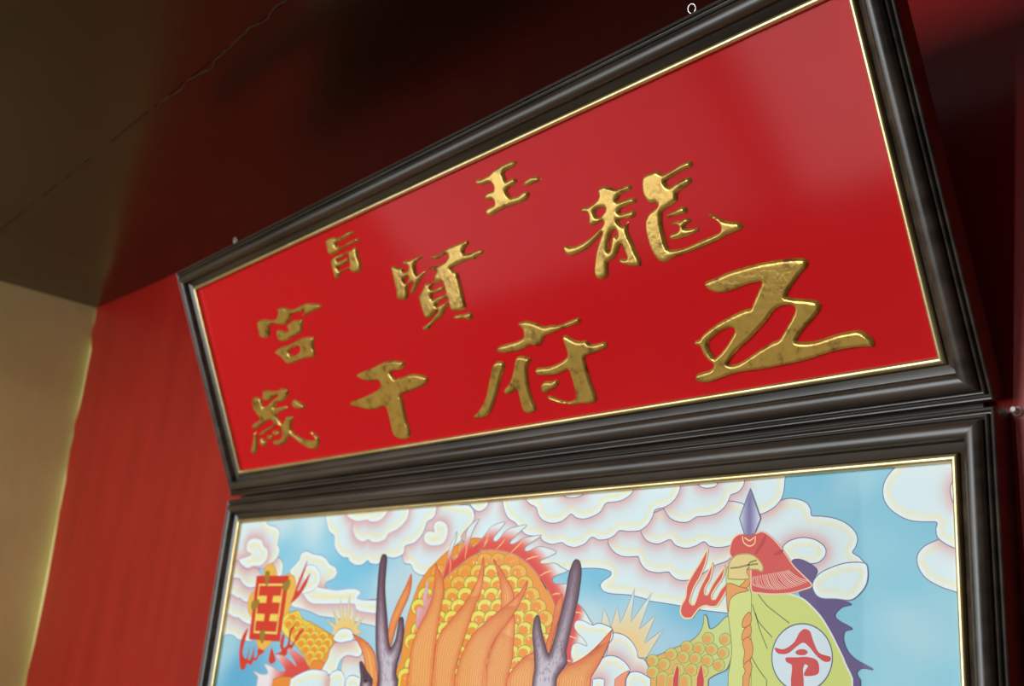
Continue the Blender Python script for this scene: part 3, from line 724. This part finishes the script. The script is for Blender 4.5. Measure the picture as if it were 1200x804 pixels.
for q in ([(430,0),(455,5),(450,60),(435,100),(424,60)], [(560,75),(600,62),(592,110),(562,138),(545,112)], [(335,210),(382,200),(372,240),(350,272),(328,255)], [(390,420),(420,413),(416,480),(402,502),(388,470)]):
    shape('claw', X('c2', q), (160, 124, 44), (120, 92, 36), .0008)
RED = (214, 62, 46)
shape('flame', X('c1', [(598,705),(615,670),(635,610),(662,535),(722,400),(705,470),(650,615),(662,610),(695,555),(742,488),(712,575),(665,650),(625,690)]), RED, (240, 200, 180), .0006)
shape('flame', X('c2', [(304,395),(262,460),(242,560),(250,680),(275,690),(298,645),(322,658),(345,622),(362,625),(382,590),(420,562),(375,540),(368,592),(345,605),(350,520),(325,605),(303,622),(318,520),(290,612),(265,572),(282,490)]), RED)
shape('flame', X('c2', [(545,440),(528,520),(538,560),(495,580),(545,598),(578,580),(582,545),(612,540),(640,490),(700,400),(660,425),(622,500),(600,510),(612,420),(640,375),(602,400),(580,512),(552,530),(562,450)]), RED)
shape('flame', X('c2', [(460,560),(470,535),(490,590),(498,628),(470,648),(448,630)]), RED)
# --- lower left mane
MN = X('c2', [(350,800),(375,745),(340,700),(400,722),(445,712),(420,650),(480,672),(525,700),(565,690),(500,590),(550,592),(605,630),(645,662),(585,545),(640,560),(690,600),(722,650),(745,695),(690,725),(600,760),(520,800)])
mb = on_print(X('c2', [(360,800),(480,770),(600,735),(745,690)]), PY)
shape('mane_fringe', MN, lambda V: mix((222, 76, 66), (236, 226, 228), (dist(V, [mb], False) - .012) / .045), (190, 150, 160), .0008, .005, label='red and white fringe of the dragon mane')
shape('dragon_neck', X('c2', [(440,800),(480,755),(560,738),(650,742),(720,700),(760,640),(800,620),(840,660),(800,720),(700,800)]), (236, 140, 54), (180, 90, 50), .0008)
for k in ('T3', 'T2', 'T1', 'T5', 'T4', 'T6'):
    cloud(k, CL_ALL[k], {'T3': ['T2'], 'T2': ['T1'], 'T4': ['T5']}.get(k, []))

# --- dragon forehead
HEAD = X('c4', [(385,800),(420,600),(440,440),(470,300),(510,180),(550,80)], 'c3', [(610,590),(660,540),(720,480),(800,420),(870,390),(930,365),(985,370)], 'c5', [(60,450),(150,480),(270,545),(350,600),(420,680),(480,780)], 'c6', [(500,140),(545,240),(565,330),(540,500),(490,640),(420,800)])
hc = (560, 720)
shape('dragon_forehead', HEAD, grad((560, 640), (560, 790), (240, 146, 44), (242, 152, 58)), (190, 100, 40), .0011, .02, label='orange scaled forehead of the dragon')
def head_ang(a, b): return -1.57 + 2.2 * max(0, min(1, (a - 560) / 90))
arc_px = spline(X('c3', [(720,660),(760,610),(830,555),(900,500),(980,460)], 'c5', [(0,515),(100,505),(200,520),(270,545),(350,600),(420,680),(480,780)], 'c6', [(500,140),(545,240)]), 4, False)
def head_yel(a, b):
    d = np.sqrt(((arc_px - [a, b]) ** 2).sum(1)).min()
    return float(np.clip((d - 7) / 20, .12, 1))
HS = fill_scales(HEAD, 10.2, 15.5, 13.5, head_ang, head_yel, 8.5)
HS = [h for h in HS if h[0] < 478 + 60 or h[1] > 0]
scales('forehead_scales', sorted(HS, key=lambda h: h[1]), 'rows of yellow and orange scales on the forehead')
# glints on the scales
y = next_y(); rg = random.Random(11); V2, F2 = [], []; n = 0
for (px, py, r, an, ye) in HS:
    for _ in range(2):
        a, b = px + rg.uniform(-6, 6), py + rg.uniform(-6, 6); hh = rg.choice((.8, .8, 2.2)); w = .7
        P = on_print([(a - w, b), (a, b - hh), (a + w, b), (a, b + hh)], y)
        V2.append(P); F2.append((n, n + 1, n + 2, n + 3)); n += 4
V = np.concatenate(V2); o = ink_obj('scale_glints', V, F2, np.tile((252, 236, 190), (len(V), 1)), y); o['kind'] = 'stuff'
# --- red spine fringe
SPINE = X('c3', [(715,655),(735,560),(750,470),(775,400),(812,318),(800,390),(780,450),(775,500),(800,515),(830,470),(870,380),(890,300),(930,255),(972,228),(940,280),(915,340),(905,400),(925,425),(960,400),(1010,340),(1060,280),(1150,250)],
          'c5', [(150,370),(110,420),(112,445),(140,440),(200,370),(270,345),(345,330),(290,385),(235,440),(225,465),(260,460),(320,425),(445,403),(400,440),(340,480),(328,510),(355,515),(420,485),(480,490),(550,520),(510,550),(445,580),(440,600),(480,605),(540,600),(590,630),(628,655),(570,680),(530,700),(525,725),(545,745),(640,750)],
          'c6', [(640,140),(625,250),(590,330),(565,320),(545,245),(500,140),(440,50)], 'c5', [(480,780),(420,680),(350,600),(270,545),(200,520),(100,505),(0,515)], 'c3', [(980,460),(900,500),(830,555),(760,610)])
arcL = on_print(arc_px, PY)
def spine_col(V):
    d = dist(V, [arcL], False) / (1.5 - .75 * V[:, 0] / PW)
    c = mix((226, 66, 50), (236, 120, 104), (d - .006) / .010)
    return mix(c, (226, 234, 234), (d - .013) / .011)
shape('spine_fringe', SPINE, spine_col, (150, 140, 150), .0008, .003, label='red flame fringe fading to white along the dragon spine')
lines('fringe_ray', [X(k, p) for k, p in (('c3', [(765,510),(768,560),(758,610)]), ('c3', [(885,380),(880,440),(868,510)]), ('c3', [(1035,335),(1015,390),(988,445)]), ('c5', [(75,428),(50,470),(22,512)]), ('c5', [(190,430),(165,465),(130,502)]), ('c5', [(315,445),(270,490),(232,527)]), ('c5', [(430,550),(380,560),(335,578)]), ('c5', [(545,648),(480,665),(435,692)]), ('c6', [(580,155),(550,155),(522,165)]))], (250, 190, 130), .0016, taper=True)
SP2 = X('c6', [(690,225),(740,265),(780,330),(805,375),(740,345),(695,345),(678,385),(700,430),(745,475),(768,522),(700,500),(662,525),(655,590),(668,635),(610,660),(610,560),(640,460),(660,380),(680,300)])
sp2 = on_print(X('c6', [(690,225),(660,380),(630,500),(615,660)]), PY)
cloud('S0', CL_ALL['S0'], [])
shape('spine_fringe', SP2, lambda V: mix((226, 70, 56), (228, 235, 235), (dist(V, [sp2], False) - .006) / .010), (150, 146, 156), .0008, .003)
lines('fringe_ray', [X('c6', p) for p in ([(735,300),(715,288),(688,285)], [(690,470),(665,460),(640,452)], [(650,632),(635,625),(622,620)])], (250, 200, 150), .0012)

# --- mane locks: left and right edges from tip to root
def lock(kp, Lp, Rp, hairs=6, tip=None, ca=(243, 172, 96), cb=(232, 120, 60)):
    Lx, Rx = X(kp, Lp), X(kp, Rp)
    P = Lx + Rx[::-1]
    ll, rl = loop_of_open(Lx), loop_of_open(Rx)
    def cf(V):
        d = np.minimum(dist(V, [ll], False), dist(V, [rl], False))
        return mix(cb, ca, d / .007)
    o = shape('mane_lock', P, cf, (206, 74, 40), .0012, .006)
    A, B = spline(Lx, 6, False), spline(Rx, 6, False)
    m = 26
    A = A[np.linspace(0, len(A) - 1, m).round().astype(int)]; B = B[np.linspace(0, len(B) - 1, m).round().astype(int)]
    k0 = int(np.argmax(np.linalg.norm(A - B, axis=1) > 1.1 * (int(hairs * 1.4) + 1)))
    hs = [(A * (1 - t) + B * t)[max(k0, 2):] for t in np.linspace(0, 1, int(hairs * 1.4) + 2)[1:-1]]
    y = next_y(); V2, F2 = [], []
    for h in hs: ribbon(V2, F2, on_print(h, y), .0009, False)
    if F2:
        V = np.concatenate(V2); ink_obj('hair_lines', V, F2, np.tile((222, 112, 52), (len(V), 1)), y, None, o)['kind'] = 'stuff'
    return o
def loop_of_open(P): return on_print(spline(P, 5, False), PY)
lock('c4', [(490,15),(450,110),(390,230),(345,350),(325,460),(330,540)], [(490,15),(492,80),(470,180),(430,270),(390,370),(360,480),(340,540)], 3)
lock('c4', [(78,438),(112,490),(150,570),(170,690),(190,800)], [(78,438),(140,470),(190,510),(230,570),(245,640),(255,800)], 2)
shape('flame', X('c4', [(612,55),(590,120),(572,190),(582,255),(540,250),(525,330),(528,400),(560,370),(610,310),(655,200),(665,60),(630,180),(605,190)]), grad((485, 700), (510, 730), (226, 220, 226), (226, 90, 80)), (196, 140, 150), .0008, .005)
lock('c6', [(110,-85),(145,30),(165,130),(168,260)], [(110,-85),(160,-20),(200,50),(235,110),(252,165),(230,260)], 3)
lock('c4', [(665,-55),(655,80),(640,180),(600,290),(540,400),(495,530),(480,650),(475,800)], [(665,-55),(690,0),(715,60),(720,140),(700,260),(680,380),(660,520),(645,680),(640,800)], 6)
lock('c4', [(1000,-100),(970,20),(930,120),(860,230),(770,340),(700,430),(665,520),(650,650),(645,800)], [(1000,-100),(1000,0),(985,120),(950,220),(910,330),(870,450),(830,580),(800,700),(790,800)], 7)
lock('c6', [(255,300),(200,370),(140,450),(90,560),(60,680),(40,800)], [(255,300),(258,400),(250,500),(240,620),(215,720),(200,800)], 9)
lock('c6', [(350,62),(300,140),(240,205),(140,285),(40,370),(-40,450),(-110,580),(-145,700),(-160,800)], [(350,62),(338,120),(305,200),(262,280),(200,370),(130,460),(90,540),(60,640),(45,800)], 9)
lock('c6', [(395,568),(330,600),(270,660),(225,720),(200,800)], [(395,568),(402,620),(404,700),(405,800)], 7)
lock('c6', [(592,155),(550,230),(530,320),(510,420),(480,520),(488,610)], [(592,155),(592,240),(566,340),(532,450),(505,560),(492,610)], 3)
lock('c6', [(942,410),(870,490),(800,560),(720,620),(640,660),(570,720),(540,800)], [(942,410),(930,470),(900,550),(850,650),(800,730),(760,800)], 9)
shape('flame', X('c6', [(950,775),(1005,725),(1062,698),(1040,745),(1015,790)]), (240, 150, 110), (210, 110, 70), .0008)
# --- antlers
def antler(P, lbl, w=.010):
    own = loop_of(P)
    f0 = grad((455, 670), (455, 800), .0, 1.0)
    def cf(V):
        d = dist(V, [own]) / (1.5 - .7 * V[:, 0] / PW); t = np.clip((-.06 - V[:, 1]) / .14, .15, 1)
        hi = mix((122, 86, 104), (206, 194, 204), t)
        return np.asarray(mix((80, 44, 58), (80, 44, 58), d)) * (1 - np.clip(d / w, 0, 1))[:, None] + hi * np.clip(d / w, 0, 1)[:, None]
    o = shape('antler', P, cf, (66, 42, 56), .0012, .0028, label=lbl)
    S = spline(P, 4); rg = random.Random(len(P)); hs = []; lo, hi_ = S.min(0), S.max(0)
    Q = np.array([(rg.uniform(lo[0], hi_[0]), rg.uniform(lo[1], min(hi_[1], 800))) for _ in range(900)])
    Q = Q[inside(Q, [S])]; Q = Q[dist(Q, [S]) > 2.2][:170]
    y = next_y(); A, B = [], []
    for px, py in Q:
        dx = rg.uniform(-.9, .9); h = rg.uniform(1.5, 3.2)
        ribbon(A, B, on_print([(px - dx, py + h), (px, py), (px + dx, py - h)], y, False), .0006, False, True)
    V = np.concatenate(A); ink_obj('antler_grain', V, B, np.tile((106, 70, 88), (len(V), 1)), y, None, o)['kind'] = 'stuff'
    return o
antler(X('c4', [(285,-112),(300,-122),(316,-112),(318,-80),(312,0),(305,100),(310,200),(320,330),(330,450),(345,535),(380,480),(395,400),(410,330),(425,320),(435,340),(438,420),(430,500),(410,590),(390,660),(385,730),(405,800),(275,800),(260,680),(245,560),(242,430),(245,280),(255,100),(268,-50)]), 'forked purple antler on the left', .009)
antler(X('c6', [(668,-62),(690,-85),(715,-68),(725,0),(715,100),(700,200),(680,300),(655,400),(635,490),(620,560),(625,640),(590,690),(555,750),(545,800),(395,800),(400,680),(395,560),(385,450),(392,360),(410,310),(430,315),(445,400),(470,500),(498,580),(530,500),(560,390),(590,270),(620,140),(640,20)]), 'forked purple antler on the right', .008)
antler(X('c4', [(128,640),(138,630),(150,642),(180,700),(220,755),(255,800),(150,800),(135,720)]), 'small purple antler tip at the lower left', .012)

# --- dragon body on the right
BODY = X('c8', [(220,610),(300,590),(400,545),(500,505),(560,470),(605,420),(628,350),(630,302),(650,320),(670,400),(720,380),(800,312),(830,420),(830,560),(810,640),(785,690),(700,730),(650,765),(600,800),(285,800),(248,715),(240,670)])
shape('dragon_body', BODY, grad((835, 750), (770, 785), (206, 216, 130), (232, 168, 72)), (120, 112, 110), .0009, .006, label='green and orange scaled dragon body beside the flag pole')
scales('body_scales', [(720 + a / 6, 670 + b / 6, 7.6, -.5, 1.0) for a, b in ((780,475),(660,470),(400,580),(510,530),(595,540),(685,545),(765,570),(270,625),(350,650),(485,600),(570,610),(655,625),(735,655),(270,705),(340,745),(450,690),(545,690),(620,700),(410,760),(500,760))], 'round ringed scales on the dragon body', (206, 200, 100), (232, 160, 72), (138, 138, 62))
shape('flame', X('c8', [(405,800),(420,720),(440,655),(455,690),(445,800)]), (204, 48, 44), (240, 190, 120), .0008)
shape('flame', X('c8', [(570,800),(590,710),(612,648),(625,720),(632,800)]), (204, 48, 44), (240, 190, 120), .0008)
shape('flame', X('c8', [(655,-158),(640,-60),(600,40),(560,110),(535,180),(530,215),(560,230),(600,120),(640,40),(692,-62),(685,0),(670,60),(640,110),(635,155),(655,160),(690,90),(750,0),(778,-42),(762,40),(722,100),(686,160),(686,190),(710,190),(752,120),(815,60),(805,100),(762,180),(720,240),(680,248),(640,240),(600,255),(570,290),(540,325),(490,325),(465,290),(470,240),(500,180),(510,100),(550,20),(600,-60)]), (222, 74, 58), (244, 214, 160), .0016, label='red claw shaped flame left of the flag pole')

# --- flag
shape('flag_border', X('c9', [(530,762),(580,752),(640,775),(690,810)], 'c10', [(705,0),(680,60),(690,150),(730,185),(840,190),(945,228),(880,250),(830,300),(850,340),(950,400),(900,420),(890,480),(920,560),(980,620),(1100,688),(1020,680),(985,710),(1000,750),(1040,800),(935,800),(900,640),(850,530),(800,430),(740,330),(680,260),(600,190),(560,100),(530,-20)]), (94, 70, 124), (84, 62, 112), .0007, label='purple flame edged border of the flag')
lobe = X('c10', [(672,95),(700,35),(760,-10),(900,-60),(1040,-60),(1062,0),(1050,90),(1000,160),(940,200),(840,192),(740,188),(695,160)])
CL_ALL['N8'] = lobe; cloud('N8', lobe, [])
shape('flag_cloth', X('c10', [(200,100),(400,140),(480,150),(600,190),(680,260),(740,330),(800,430),(850,530),(900,640),(938,800),(200,800)]), grad((880, 690), (960, 800), (206, 214, 112), (212, 212, 104)), (226, 228, 214), .0016, .02, label='yellow green flag cloth')
lines('fold_line', [X('c10', p) for p in ([(290,158),(350,235),(430,300),(510,362)], [(250,230),(290,345),(390,462)], [(272,290),(300,400),(355,542)], [(245,600),(290,680),(360,775)])], (120, 116, 56), .0010)
shape('flag_roundel', [(840 + (600 + 213 * math.cos(t)) / 6, 670 + (604 + 238 * math.sin(t)) / 6) for t in np.linspace(0, 2 * math.pi, 25)[:-1]], (214, 226, 232), (96, 104, 116), .0012, label='white roundel with a red character on the flag', extend=False)
for q in ([(410,535),(470,545),(540,500),(580,430),(615,403),(655,420),(680,490),(720,570),(800,600),(795,630),(755,632),(700,590),(650,530),(610,500),(570,520),(500,575),(440,578),(415,560)],
          [(552,568),(575,548),(615,546),(640,565),(620,586),(575,586)],
          [(485,605),(560,602),(640,600),(700,620),(720,670),(710,720),(650,735),(612,728),(625,690),(640,665),(620,652),(606,690),(606,800),(524,800),(528,660),(490,635)]):
    shape('roundel_character', X('c10', q), (208, 56, 50), None)
# --- pole, rope, spear head and tassel
shape('flag_pole', X('c8', [(800,-40),(955,-40),(950,100),(962,160),(962,280),(955,380),(962,480),(968,560),(955,640),(962,700),(940,800),(800,800),(825,560),(800,300),(790,150)]), (216, 220, 128), (140, 130, 70), .0008, label='yellow green flag pole wound with orange cord')
for q in ([(885,-40),(955,-40),(957,60),(935,110),(880,108),(925,50)], [(795,85),(880,105),(945,130),(860,155),(812,200),(800,290),(788,180)], [(905,335),(945,285),(962,310),(955,370),(903,392)], [(908,412),(955,375),(962,430),(945,460),(898,482)], [(900,495),(940,460),(968,500),(972,570),(950,620),(908,650),(915,560)], [(908,662),(945,625),(967,660),(957,720),(930,800),(880,800),(920,700)]):
    shape('cord_turn', X('c8', q), (234, 156, 72), (176, 100, 52), .0009)
TAS = X('c9', [(150,580),(200,572),(270,572),(320,558),(375,590),(430,645),(490,725),(540,800)], 'c10', [(600,20),(668,95),(610,125),(520,150),(400,158),(300,150),(245,135),(240,0)], 'c9', [(235,800),(200,770),(130,760),(92,715),(95,660),(115,610)])
shape('tassel', TAS, grad((890, 660), (915, 697), (216, 66, 58), (214, 70, 62)), (244, 196, 170), .0012, .02, label='red tassel below the spear head')
rt = random.Random(4); hs = []
for t in np.linspace(.03, .97, 24):
    a = np.array((881 + t * 44, 676 - 8 * t)) ; b = np.array((882 + t * 68, 694 - 8 * (2 * t - 1) ** 2 - 6 * t))
    m = (a + b) / 2 + (rt.uniform(-1, 1) - 1.5, 2); hs.append([tuple(a), tuple(m), tuple(b)])
lines('tassel_strand', hs, (238, 196, 176), .0006)
lines('tassel_fold', [X('c9', [(345,585),(320,640),(268,720)]), X('c9', [(400,720),(450,700),(468,690)])], (190, 44, 42), .004, taper=True)
lines('tassel_collar', [X('c9', [(180,590),(190,635),(230,660),(265,640),(272,590)]), X('c9', [(195,600),(230,622),(262,600)])], (244, 206, 150), .0012)
shape('pole_finial', X('c7', [(800,810),(808,720),(850,668),(900,655),(960,658),(1010,690),(1045,745),(1035,780),(1000,765),(930,772),(945,830),(800,830)]), (232, 206, 132), (178, 146, 70), .0012, label='pale gold finial of the flag pole')
lines('finial_lines', [X('c7', [(815,755),(870,750),(935,735),(1010,725)]), X('c7', [(940,735),(955,715),(1000,700)]), X('c7', [(930,770),(950,745)])], (146, 128, 52), .0016)
spm = on_print(X('c7', [(955,195),(950,515)]), PY)
shape('spear_head', X('c7', [(955,195),(1028,405),(985,515),(950,522),(915,520),(880,405)]), lambda V: mix((112, 98, 152), (220, 224, 236), dist(V, [spm], False) / .011), (112, 108, 140), .0012, .003, smooth=False, label='pale lavender spear head on the flag pole')

# ------------------------------------------------------------------ small white plug on the wall beside the frames
pe = empty('wall_plug', (1.2385, WY, 0.0335), 'small white plastic plug in the dark red wall right of the frames', 'plug')
vs, fs = [], []
for i, (rr, yy) in enumerate(((.0001, -.009), (.0020, -.009), (.0025, -.0082), (.0025, -.002), (.0040, -.001), (.0040, 0.0))):
    for k in range(14): vs.append((rr * math.cos(2 * math.pi * k / 14), yy, rr * math.sin(2 * math.pi * k / 14)))
    if i: fs += [((i-1)*14+k, (i-1)*14+(k+1) % 14, i*14+(k+1) % 14, i*14+k) for k in range(14)]
mesh_obj('plug_body', vs, fs, MAT['white_plastic'], pe, 40)
